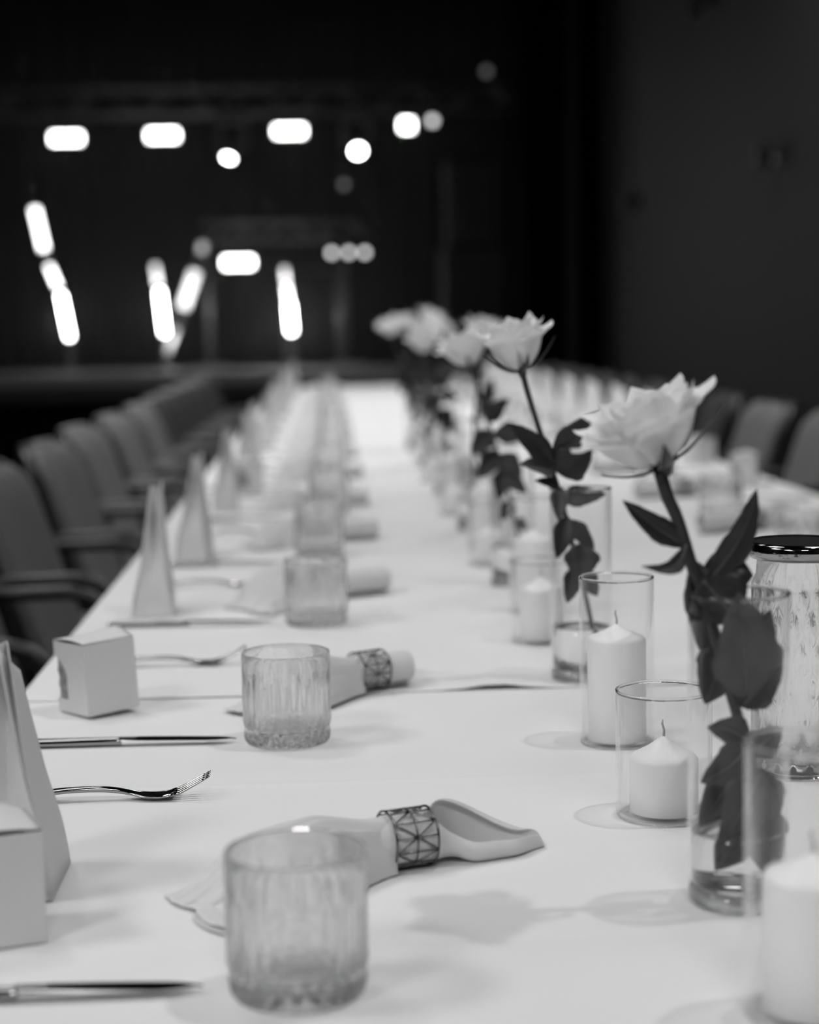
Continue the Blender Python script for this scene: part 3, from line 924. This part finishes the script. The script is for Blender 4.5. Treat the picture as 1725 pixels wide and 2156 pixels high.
def make_box():
    """small square paper box, arched window cut round one corner, slightly domed lid flaps"""
    t = thing('gift_box', 'x', 'gift box')
    s = .060; H = .074; h = s / 2
    # four wall panels; the two meeting at the window corner (-h,-h) have half an arch cut away
    arch = []
    n = 12
    for i in range(n + 1):
        f = i / n
        arch.append((.0215 * math.sin(pi * min(1, .5 * f * 2) * .5 + 0) if False else .022 * (1 - (1 - f) ** 2.6 * 0) * (sin(pi / 2 * min(1, (1 - f) * 2.2)) if f > .545 else 1.0) * (1 if f > 0 else 1), .014 + .046 * f))
    # panel in local (a, z): a runs 0..s from the window corner
    poly = [(0, 0), (s, 0), (s, H), (0, H), (0, .060)] + [(a, z) for (a, z) in reversed(arch)] + [(0, .014)]
    clean = []
    for p in poly:
        if not clean or (abs(p[0] - clean[-1][0]) + abs(p[1] - clean[-1][1])) > 1e-5: clean.append(p)
    idx = tuple(range(len(clean)))
    MB().add([(-h + a, -h, z) for a, z in clean], [idx]).build('side_panel', 'paper', t, solid=.0007, smooth=False)
    MB().add([(-h, -h + a, z) for a, z in clean], [idx[::-1]]).build('side_panel', 'paper', t, solid=.0007, smooth=False)
    MB().add([(h, -h, 0), (h, h, 0), (h, h, H), (h, -h, H)], [(0, 1, 2, 3)]).build('side_panel', 'paper', t, solid=.0007, smooth=False)
    MB().add([(h, h, 0), (-h, h, 0), (-h, h, H), (h, h, H)], [(0, 1, 2, 3)]).build('side_panel', 'paper', t, solid=.0007, smooth=False)
    MB().add([(-h, -h, .0006), (h, -h, .0006), (h, h, .0006), (-h, h, .0006)], [(3, 2, 1, 0)]).build('bottom', 'paper_shade', t, solid=.0007, smooth=False)

    def lid(u, v):
        x = -h + s * u; y = -h + s * v
        return (x, y, H + .0012 + .008 * sin(pi * u) * (.25 + .75 * v) * (1 if True else 0) - .001 * v)
    ld = MB().grid(lid, 12, 8).build('lid', 'paper', t, solid=.0007)
    MB().grid(lambda u, v: (-h + .0005 + (s - .001) * u, h - .001 - .0 * v, H - .006 + .008 * v * sin(pi * u)), 12, 2).build('lid_flap', 'paper', ld, solid=.0006)
    # what shows behind the window: crinkled filling
    MB().grid(lambda u, v: (-h + .0012 + .030 * max(0, 2 * u - 1) + .0006 * (1 + sin(31 * v + 9 * u)), -h + .0012 + .030 * max(0, 1 - 2 * u) + .0006 * (1 + sin(23 * v + 17 * u)), .004 + .062 * v), 16, 16).build('filling', 'box_filling', t, smooth=False)
    return t


bag0, bag1, box0 = make_bag(), make_bag('paper_white'), make_box()
BG = [(-.230, 1.281, 180), (-.252, 2.515, 4), (-.240, 3.12, -2), (-.232, 3.95, 3)]
for k in range(5, 16):
    BG.append((-.225 + .008 * ((k * 5) % 3 - 1), GY[k] + .10 if k > 5 else 4.72, ((k * 7) % 5 - 2) * 2))
for k, (x, y, a) in enumerate(BG):
    put(bag0, 'bag', (x, y, top_z(y) + .0006), R(a), 'tall pinched white paper gift bag on the left side, %s from the front' % ORD[k], 'paper gift bags on the left side')
for k, y in enumerate([5.55, 6.2, 6.82, 7.5, 8.25, 9.0, 9.7, 10.4, 11.1]):
    put(bag1, 'bagw', (1.0, y, TZ2 + .0006), R(90 + ((k * 7) % 5 - 2) * 3), 'tall pinched white paper gift bag on the right side, %s from the front' % ORD[k], 'paper gift bags on the right side')
b = put(box0, 'box', (-.247, 1.868, TZ + .0022), R(52), 'small square white paper gift box with an arched corner window, beside the second tumbler', 'paper gift boxes')
b.rotation_euler = (Matrix.Rotation(R(-3.0), 4, 'Y') @ Matrix.Rotation(R(-52), 4, 'Z')).to_euler()
b.location.z += .0015
put(box0, 'box', (-.230, 1.168, TZ + .0006), R(20), 'small white paper gift box at the lower left, before the nearest gift bag', 'paper gift boxes')
put(box0, 'box', (-.20, 4.36, TZ2 + .0006), R(20), 'small square white paper gift box farther along the left side, among the gift bags', 'paper gift boxes')
put(box0, 'box', (.985, 4.25, TZ2 + .0006), R(-20), 'small square white paper gift box on the right side, nearer of the two', 'paper gift boxes')
put(box0, 'box', (1.02, 4.93, TZ2 + .0006), R(200), 'small square white paper gift box on the right side, in front of the grey chair', 'paper gift boxes')


# ================================================================== candles in glass cylinders
def cyl_glass(name, r, H, wall=.0018, floor=.003, n=48):
    m = MB().lathe([(0, .0008), (r * .8, .0004), (r - .002, 0), (r - .0005, .0008), (r, .0025), (r, H * .5), (r, H - .0015), (r - .0004, H - .0003), (r - wall * .5, H), (r - wall + .0003, H - .0004),
                    (r - wall, H - .0015), (r - wall, H * .5), (r - wall, floor + .002), (r - wall - .002, floor), (0, floor)], n)
    return m.mesh(name, 'vase_glass')


def candle_mesh(r, h, peak):
    pr = [(0, 0), (r - .001, 0), (r, .001), (r, h * .5), (r, h - .002), (r - .0008, h - .0004), (r * .93, h + peak * .10), (r * .75, h + peak * .26), (r * .5, h + peak * .48), (r * .28, h + peak * .74), (r * .12, h + peak * .94), (.0016, h + peak), (0, h + peak)]
    return MB().lathe(pr, 40).mesh('wax', 'wax')


CG_S = cyl_glass('candle_glass', .0385, .101)
CG_T = cyl_glass('candle_glass', .0350, .157)
CG_T2 = cyl_glass('candle_glass', .0385, .157)
C_S = candle_mesh(.0275, .0440, .017); C_T = candle_mesh(.0275, .0965, .013); C_M = candle_mesh(.0275, .062, .015); C_N = candle_mesh(.0285, .078, .013)


def rim_mesh(r, H, w_=.0014):
    return MB().tube([((r - .0011) * cos(2 * pi * i / 64), (r - .0011) * sin(2 * pi * i / 64), H + .0004) for i in range(64)], w_, 8, close=True).mesh('rim', 'rim_glass')


RIM = {}


def candle(gm, cm, ctop, x, y, glabel, clabel):
    z = top_z(y) + .0006
    g = thing('candle_glass', glabel, 'candle holder', (x, y, z), 0, 'glass candle cylinders')
    link('glass_body', gm, g)
    if gm not in RIM:
        zs = max(v.co.z for v in gm.vertices); rs = max(v.co.x for v in gm.vertices); RIM[gm] = (rim_mesh(rs, zs), rim_mesh(rs - .0002, .0006, .0008))
    link('rim', RIM[gm][0], g); link('foot_rim', RIM[gm][1], g)
    t = thing('candle', clabel, 'candle', (x, y, z + .0034), 0, 'pillar candles')
    wb_ = link('wax_body', cm, t)
    MB().tube([(0, 0, ctop - .003), (.0003, 0, ctop + .005), (-.0012, 0, ctop + .010), (-.0006, 0, ctop + .0135)], [.0011, .001, .0009, .0006], 6).build('wick', 'wick', wb_)


candle(CG_T2, C_N, .091, .268, .985, 'tall glass candle cylinder cut off by the lower right picture edge', 'tall white pillar candle in the lower right corner')
candle(CG_S, C_S, .061, .262, 1.410, 'short clear glass candle cylinder beside the nearest rose vase', 'short white pillar candle with a pointed top, nearest of the short ones')
candle(CG_T, C_T, .1095, .265, 1.665, 'tall clear glass candle cylinder behind the short one', 'tall white pillar candle with a shiny peak behind the short candle')
candle(CG_S, C_M, .077, .258, 2.21, 'short clear glass candle cylinder left of the second rose vase', 'white pillar candle left of the second rose vase')
CY = [2.44, 2.95, 3.2, 3.75, 4.0, 4.55, 5.3]
for k, y in enumerate(CY):
    if k % 2: candle(CG_S, C_S, .061, .262, y, 'short glass candle cylinder in the vase row, blurred, %s beyond the second vase' % ORD[k], 'short pillar candle in the vase row, blurred, %s beyond the second vase' % ORD[k])
    else: candle(CG_T, C_T, .1095, .275, y, 'tall glass candle cylinder in the vase row, blurred, %s beyond the second vase' % ORD[k], 'tall pillar candle in the vase row, blurred, %s beyond the second vase' % ORD[k])


# ================================================================== vases
def vase_parts():
    r, H = .0342, .212
    m = MB().lathe([(0, .0015), (r * .7, .001), (r - .003, 0), (r - .0008, .0012), (r, .004), (r, H * .3), (r, H * .6), (r, H - .0015), (r - .0004, H - .0003), (r - .001, H), (r - .0017, H - .0004),
                    (r - .002, H - .0015), (r - .002, H * .5), (r - .002, .016), (r - .004, .0125), (r - .012, .0108), (0, .0105)], 56)
    body = m.mesh('vase_body', 'vase_glass')
    foot = MB().lathe([(0, .0019), (r * .7, .0014), (r - .0034, .0004), (r - .0012, .0016), (r - .0006, .004), (r - .0006, .0105), (r - .0045, .0119), (r - .012, .0104), (0, .0101)], 56).mesh('thick_base', 'tumbler_glass')
    rr = r - .0023
    water = lambda lv: MB().lathe([(0, .0112), (rr - .011, .0116), (rr - .0025, .0140), (rr, .0175), (rr, lv - .001), (rr - .0006, lv - .0006), (rr - .003, lv - .0012), (0, lv - .0012)], 56).mesh('water', 'water')
    return body, foot, water


VB, VF, VW = vase_parts()
VR = rim_mesh(.0342, .212)
W1, W2 = VW(.050), VW(.060)


def vase(x, y, label, wm):
    t = thing('flower_vase', label, 'vase', (x, y, top_z(y) + .0006), 0, 'glass cylinder vases')
    link('glass_body', VB, t); link('thick_base', VF, t); link('water', wm, t); link('rim', VR, t)
    return t


# ================================================================== roses
def leaf_mb(base, tip, W, nrm=(0, -1, 0), curl=.12, fold=.25, serr=.05, bend=0.0):
    base, tip, nrm = Vector(base), Vector(tip), Vector(nrm)
    d = tip - base; L = d.length; dn = d.normalized()
    side = nrm.cross(dn).normalized(); n = dn.cross(side).normalized()
    nu, nv = 6, 18

    def g(u, v):
        t = 2 * u - 1
        wv = (sin(pi * min(1, v ** .82)) ** .85) * (1 - .25 * v) * 1.12 if 0 < v < 1 else 0.0
        wv = max(wv, .03 if v < .5 else .0)
        if abs(t) > .9: wv *= 1 + serr * (1 if int(v * 40) % 2 else -1)
        p = base + d * v + side * (t * W / 2 * wv + bend * L * sin(pi * v)) + n * (fold * abs(t) * W / 2 * wv - curl * L * (1 - (2 * v - 1) ** 2) * -1 * .5 - (.0008 if abs(t) < .05 else 0))
        return tuple(p)
    return MB().grid(g, nu, nv)


def petal_mesh(Rt, H, alpha, curl, pinch, seed):
    rnd = random.Random(seed)
    p1, p2, p3 = rnd.uniform(0, 6), rnd.uniform(0, 6), rnd.uniform(-.2, .2)

    def g(u, v):
        t = 2 * u - 1
        wv = (v ** .55) * (1 - .30 * sstep(.72, 1.0, v)) if v > 0 else .06
        wv = max(wv, .12)
        a = alpha * t * wv
        edge = abs(t)
        lip = sstep(.72, 1.0, v) * (1 - .30 * edge ** 2)
        rr = .003 + (Rt - .003) * (sin(pi / 2 * min(1, v * 1.0)) ** .68) + curl * lip ** 1.3 * (1 + .35 * sin(3 * t + p1))
        z = H * v ** 1.18 * (1 - .10 * edge ** 2.2 * v) - curl * .55 * lip ** 2 * (1 + .3 * sin(4 * t + p2)) + pinch * sstep(.8, 1, v) * max(0, 1 - edge * 2.6)
        rr += .0014 * v * sin(5 * t + p2) + pinch * .6 * sstep(.85, 1, v) * max(0, 1 - edge * 2.6) * (1 if curl > .003 else 0)
        return (rr * cos(a + p3 * v * v), rr * sin(a + p3 * v * v), z)
    me = MB().grid(g, 10, 12).mesh('petal', 'petal')
    return me


RINGS = [  # (n petals, R, H, half angle, curl, pinch, phase)
    (3, .0060, .046, 1.5, -.001, .000, 0.0), (4, .0115, .0490, 1.15, .000, .001, .5), (5, .0180, .0510, .95, .002, .002, .2),
    (5, .0255, .0520, .82, .005, .004, .9), (6, .0330, .0510, .68, .008, .006, .3), (5, .0385, .0460, .72, .012, .007, .7)]
PM = {}
for ri, (n, Rt, H, al, cu, pn, ph) in enumerate(RINGS):
    PM[ri] = [petal_mesh(Rt, H, al, cu, pn, 10 * ri + j) for j in range(2)]


def sepal_mesh(V=.55, out=.006, w0=.0052):
    """hugs the outside of the cup up to V, then lifts off to a point"""
    def g(u, v):
        t = 2 * u - 1
        p = V * v
        r = .003 + .0365 * sin(pi / 2 * p) ** .68 + .0026 + out * v ** 2
        z = .046 * p ** 1.18 - .0022 - .004 * v * (1 - v)
        w_ = w0 * (1 - v) ** .7 * (.75 + 1.6 * v * (1 - v)) + .0003
        return (r - .004 * (1 - v) ** 6, t * w_, z + .0012 * abs(t))
    return MB().grid(g, 4, 12).mesh('sepal', 'leaf')


SEP = sepal_mesh()
SEP2 = sepal_mesh(.72, .012, .0060)


def bloom(t, base, axis, sc, rings=(0, 1, 2, 3, 4, 5), spin=0.0, squash=1.0):
    """petals, sepals and hip as parts of rose t, in the rose's own frame"""
    q = Vector(axis).normalized().to_track_quat('Z', 'Y').to_matrix().to_4x4()
    M0 = Matrix.Translation(base) @ q @ Matrix.Diagonal((sc, sc, sc * squash, 1)) @ Matrix.Rotation(spin, 4, 'Z')
    rnd = random.Random(int(spin * 100) + 3)
    for ri in rings:
        n, Rt, H, al, cu, pn, ph = RINGS[ri]
        for j in range(n):
            M = M0 @ Matrix.Rotation(ph + 2 * pi * j / n + rnd.uniform(-.12, .12), 4, 'Z') @ Matrix.Rotation(rnd.uniform(-.06, .06), 4, 'Y') @ Matrix.Diagonal((1, 1, rnd.uniform(.93, 1.06), 1))
            o = link('petal', PM[ri][j % 2], t); o.matrix_local = M
    for j in range(5):
        M = M0 @ Matrix.Rotation(.4 + 2 * pi * j / 5, 4, 'Z') @ Matrix.Rotation(rnd.uniform(.0, .14), 4, 'Y')
        o = link('sepal', SEP if j % 2 else SEP2, t, solid=.0007); o.matrix_local = M
    hip = MB().lathe([(0, -.012), (.0042, -.010), (.0062, -.004), (.0075, .002), (.0060, .006), (0, .007)], 16)
    o = hip.build('hip', 'stem', t); o.matrix_local = M0


def stem(t, pts, r0, r1):
    P = smooth_path([tuple(p) for p in pts], 36)
    MB().tube(P, [r0 + (r1 - r0) * i / 36 for i in range(37)], 10).build('stem', 'stem', t)


def leaves(t, lst, o0, ribs=False):
    for L in lst:
        bs, tp, W = L[0], L[1], L[2]
        kw = L[3] if len(L) > 3 else {}
        kw = dict(kw); mname = kw.pop('m', 'leaf')
        lo = leaf_mb(Vector(bs) - o0, Vector(tp) - o0, W, **kw).build('leaf', mname, t, solid=.0006)
        if ribs:
            b0, t0 = Vector(bs) - o0, Vector(tp) - o0; d = t0 - b0; dn = d.normalized(); nr = Vector(kw.get('nrm', (0, -1, 0)))
            sd = nr.cross(dn).normalized(); n = dn.cross(sd).normalized(); cu = kw.get('curl', .12); be = kw.get('bend', 0.0); Ln = d.length
            pt = [b0 + d * v + sd * (be * Ln * sin(pi * v)) + n * (cu * Ln * (1 - (2 * v - 1) ** 2) * .5 + .0003) for v in [.02 + .09 * q for q in range(11)]]
            MB().tube(pt, [.0009 - .00007 * q for q in range(11)], 6).build('midrib', 'leaf_rib', lo)


# ---- rose 1 (nearest), in the vase at (.272, 1.19)
v1 = Vector((.272, 1.190, TZ))
vase(.272, 1.190, 'clear glass cylinder vase nearest the camera, full of dark leaves', W1)
t = thing('rose', 'large open white rose leaning left out of the nearest vase', 'rose', v1)
S1 = [(.2200, 1.195, 1.046), (.2245, 1.195, 1.030), (.232, 1.194, 1.012), (.241, 1.193, .982), (.252, 1.192, .950), (.264, 1.19, .905), (.277, 1.19, .858), (.288, 1.19, .812), (.291, 1.19, .772)]
stem(t, [Vector(p) - v1 for p in S1], .0046, .0036)
bloom(t, Vector((.2215, 1.195, 1.051)) - v1, (-.42, -.10, 1), .98, spin=.6, squash=.90)
leaves(t, [
    ((.2375, 1.192, .995), (.1935, 1.188, 1.0275), .017, dict(nrm=(.1, -1, .2), curl=-.03, bend=.03)),
    ((.2370, 1.190, .997), (.2045, 1.180, .984), .011, dict(nrm=(0, -1, .4), curl=.1, bend=.28)),
    ((.2520, 1.190, .972), (.2830, 1.184, 1.034), .021, dict(nrm=(.1, -1, 0), curl=.05, bend=-.07)),
    ((.2540, 1.196, .965), (.2740, 1.200, .984), .016, dict(nrm=(0, -1, .3))),
    ((.2480, 1.190, .972), (.2700, 1.182, .944), .048, dict(nrm=(.1, -1, .2), curl=.02)),
    ((.2440, 1.198, .985), (.2520, 1.203, .915), .026, dict(nrm=(.2, -1, 0), m='leaf_pale')),
    ((.2500, 1.205, .975), (.2860, 1.206, .972), .034, dict(nrm=(0, -1, .3))),
    ((.2770, 1.186, .892), (.2680, 1.174, .966), .048, dict(nrm=(.15, -1, 0), curl=.05, m='leaf_pale')),
    ((.2680, 1.199, .930), (.2505, 1.196, .886), .032, dict(nrm=(-.2, -1, 0))),
    ((.2760, 1.195, .890), (.2960, 1.198, .950), .030, dict(nrm=(-.4, -1, 0))),
    ((.2740, 1.190, .885), (.3000, 1.180, .915), .024, dict(nrm=(-.2, -1, .2))),
    ((.2780, 1.180, .862), (.2485, 1.180, .874), .022, dict(nrm=(0, -1, .3), bend=-.1)),
    ((.2790, 1.178, .864), (.2440, 1.180, .836), .028, dict(nrm=(.1, -1, .1), bend=.06)),
    ((.2800, 1.190, .852), (.3010, 1.186, .872), .022, dict(nrm=(-.1, -1, .2))),
    ((.2800, 1.199, .853), (.2470, 1.200, .800), .034, dict(nrm=(.1, -1, 0))),
    ((.2850, 1.178, .842), (.2600, 1.174, .800), .036, dict(nrm=(0, -1, .1))),
    ((.2850, 1.197, .842), (.2960, 1.194, .796), .030, dict(nrm=(-.1, -1, 0))),
    ((.2870, 1.186, .826), (.2560, 1.180, .776), .036, dict(nrm=(0, -1, .1))),
    ((.2890, 1.196, .820), (.2850, 1.188, .772), .034, dict(nrm=(.1, -1, .1))),
], v1, True)

# ---- rose 2, in the vase at (.276, 1.945)
v2 = Vector((.2735, 1.965, TZ2))
vase(v2.x, v2.y, 'clear glass cylinder vase second from the camera, behind the tall candle', W2)
rose2 = thing('rose', 'white rose second from the camera, bloom seen against the dark background', 'rose', v2)
S2 = [(.2110, 1.96, 1.092), (.2150, 1.96, 1.075), (.2240, 1.962, 1.045), (.2420, 1.963, .988), (.2530, 1.965, .950), (.2640, 1.965, .905), (.2750, 1.965, .860), (.2850, 1.965, .812), (.2870, 1.965, .775)]
stem(rose2, [Vector(p) - v2 for p in S2], .0034, .0024)
bloom(rose2, Vector((.2095, 1.96, 1.096)) - v2, (-.26, -.12, 1), .80, spin=1.9, squash=1.28)
leaves(rose2, [
    ((.2420, 1.955, 1.000), (.2950, 1.940, 1.052), .030, dict(nrm=(.2, -1, .4), curl=.1)),
    ((.2450, 1.960, .985), (.2840, 1.940, 1.014), .040, dict(nrm=(.1, -1, .1), curl=.06, bend=-.06)),
    ((.2440, 1.955, .990), (.1900, 1.940, 1.040), .028, dict(nrm=(0, -1, .6))),
    ((.2440, 1.952, .985), (.2040, 1.935, .995), .026, dict(nrm=(0, -1, .8), m='leaf_pale')),
    ((.2500, 1.960, .968), (.2210, 1.945, .976), .014, dict(nrm=(0, -1, .6))),
    ((.2500, 1.966, .955), (.3020, 1.962, .958), .024, dict(nrm=(.1, -1, .4), curl=-.1)),
    ((.2500, 1.966, .968), (.2480, 1.952, .930), .020, dict(nrm=(0, -1, .1), m='leaf_pale')),
    ((.2600, 1.964, .930), (.2880, 1.958, .898), .020, dict(nrm=(0, -1, .1), curl=.1)),
    ((.2590, 1.964, .935), (.2460, 1.958, .888), .024, dict(nrm=(0, -1, .1))),
    ((.2720, 1.958, .905), (.2700, 1.952, .862), .040, dict(nrm=(.2, -1, .1))),
    ((.2690, 1.964, .880), (.2570, 1.960, .838), .022, dict(nrm=(0, -1, .1))),
    ((.2740, 1.964, .875), (.2910, 1.960, .845), .022, dict(nrm=(0, -1, .1))),
], v2)

# ---- further roses down the row: same build, each turned and scaled its own way
v3 = Vector((.272, 2.70, TZ2))
vase(v3.x, v3.y, 'clear glass cylinder vase third from the camera', W2)
rose3 = thing('rose', 'white rose third from the camera, slightly blurred, left of the second bloom', 'rose', v3)
stem(rose3, [(-.058, 0, .328), (-.045, 0, .285), (-.03, 0, .235), (-.012, 0, .17), (.006, 0, .09), (.018, 0, .022)], .0034, .0026)
bloom(rose3, Vector((-.060, 0, .334)), (-.35, -.25, 1), .84, spin=2.7, squash=1.15)
leaves(rose3, [
    ((-.035, -.002, .25), (-.005, -.03, .285), .028, dict(nrm=(0, -1, .5))), ((-.03, -.003, .235), (-.062, -.02, .20), .034, dict(nrm=(0, -1, .4))),
    ((-.028, -.003, .23), (.03, -.01, .225), .036, dict(nrm=(0, -1, .6))), ((-.02, -.003, .205), (-.052, -.02, .165), .034, dict(nrm=(0, -1, .2))),
    ((-.018, -.003, .20), (.015, -.01, .165), .034, dict(nrm=(0, -1, .2))), ((-.012, -.003, .18), (-.022, -.012, .13), .028, dict(nrm=(0, -1, .1))),
    ((-.01, -.003, .17), (.022, -.012, .14), .026, dict(nrm=(0, -1, .1))), ((.0, -.003, .13), (-.018, -.01, .10), .024, dict(nrm=(0, -1, .2))),
    ((.004, -.003, .10), (.022, -.01, .085), .020, dict(nrm=(0, -1, .2)))], Vector((0, 0, 0)))

# ---- a cluster of two blooms on one stem for the blurred bunch
FARV = [(3.45, rose2, 95, 1.02), (4.22, rose3, 35, 1.0), (5.0, rose2, 70, 1.02), (5.75, rose3, 12, 1.10)]
for k, (y, src, a, sc) in enumerate(FARV):
    vase(.274, y, 'clear glass cylinder vase in the blurred row, %s from the camera' % ORD[k + 3], W2)
    copy_thing(src, 'white rose in the blurred row, %s from the camera' % ORD[k + 3], (.274, y, TZ2), R(a), 'white roses', sc)
for o_ in (rose2, rose3): o_['group'] = 'white roses'
# second blooms sharing the far vases, so the row ends in a fuller bunch
for k, (y, src, a, sc) in enumerate([(5.0, rose3, -130, 1.04), (5.75, rose2, -75, 1.08), (5.75, rose3, 120, 1.16)]):
    copy_thing(src, 'extra white rose sharing a far vase, %s of the blurred bunch' % ORD[k], (.276, y + .004, TZ2), R(a), 'extra white roses', sc)

# ================================================================== jar with a dark lid, right edge
t = thing('lidded_jar', 'textured clear glass jar with a flat dark metal-rimmed lid at the right edge', 'jar', (.405, 1.54, TZ))
rj, hj = .041, .190


def jmod(r, z, a):
    if r < .034: return r
    k = sstep(.01, .02, z) * (1 - sstep(.165, .172, z))
    return r - .0016 * k * (.5 + .5 * cos(18 * a + 120 * z)) * (.5 + .5 * cos(18 * a - 120 * z)) * 1.6


pr = [(0, .002), (.034, 0), (rj - .002, .001), (rj, .006)] + [(rj, .012 + .004 * i) for i in range(40)] + [(rj - .004, .176), (rj - .005, hj - .002), (rj - .006, hj), (rj - .008, hj - .002), (rj - .0075, .17), (rj - .006, .1), (rj - .006, .02), (.028, .012), (0, .011)]
vs = []; idx = []
n = 144
m = MB()
for i, (r, z) in enumerate(pr):
    if r == 0:
        idx.append([len(vs)]); vs.append((0, 0, z)); continue
    row = []
    for k in range(n):
        a = 2 * pi * k / n
        rr = jmod(r, z, a) if i < 44 else r
        row.append(len(vs)); vs.append((rr * cos(a), rr * sin(a), z))
    idx.append(row)
fs = []
for a, b_ in zip(idx, idx[1:]):
    for k in range(n):
        k2 = (k + 1) % n
        if len(a) == 1: fs.append((a[0], b_[k2], b_[k]))
        elif len(b_) == 1: fs.append((a[k], a[k2], b_[0]))
        else: fs.append((a[k], a[k2], b_[k2], b_[k]))
m.add(vs, fs).build('glass_body', 'jar_glass', t)
MB().lathe([(rj - .003, hj + .001), (rj + .001, hj), (rj + .0035, hj + .004), (rj + .004, hj + .010), (rj + .0015, hj + .0145), (rj - .002, hj + .0135)], 48).build('lid_rim', 'steel', t)
MB().lathe([(0, hj + .0015), (rj - .003, hj + .0012), (rj - .002, hj + .0132), (0, hj + .0128)], 48).build('lid_top', 'lid_dark', t, sharp=40)
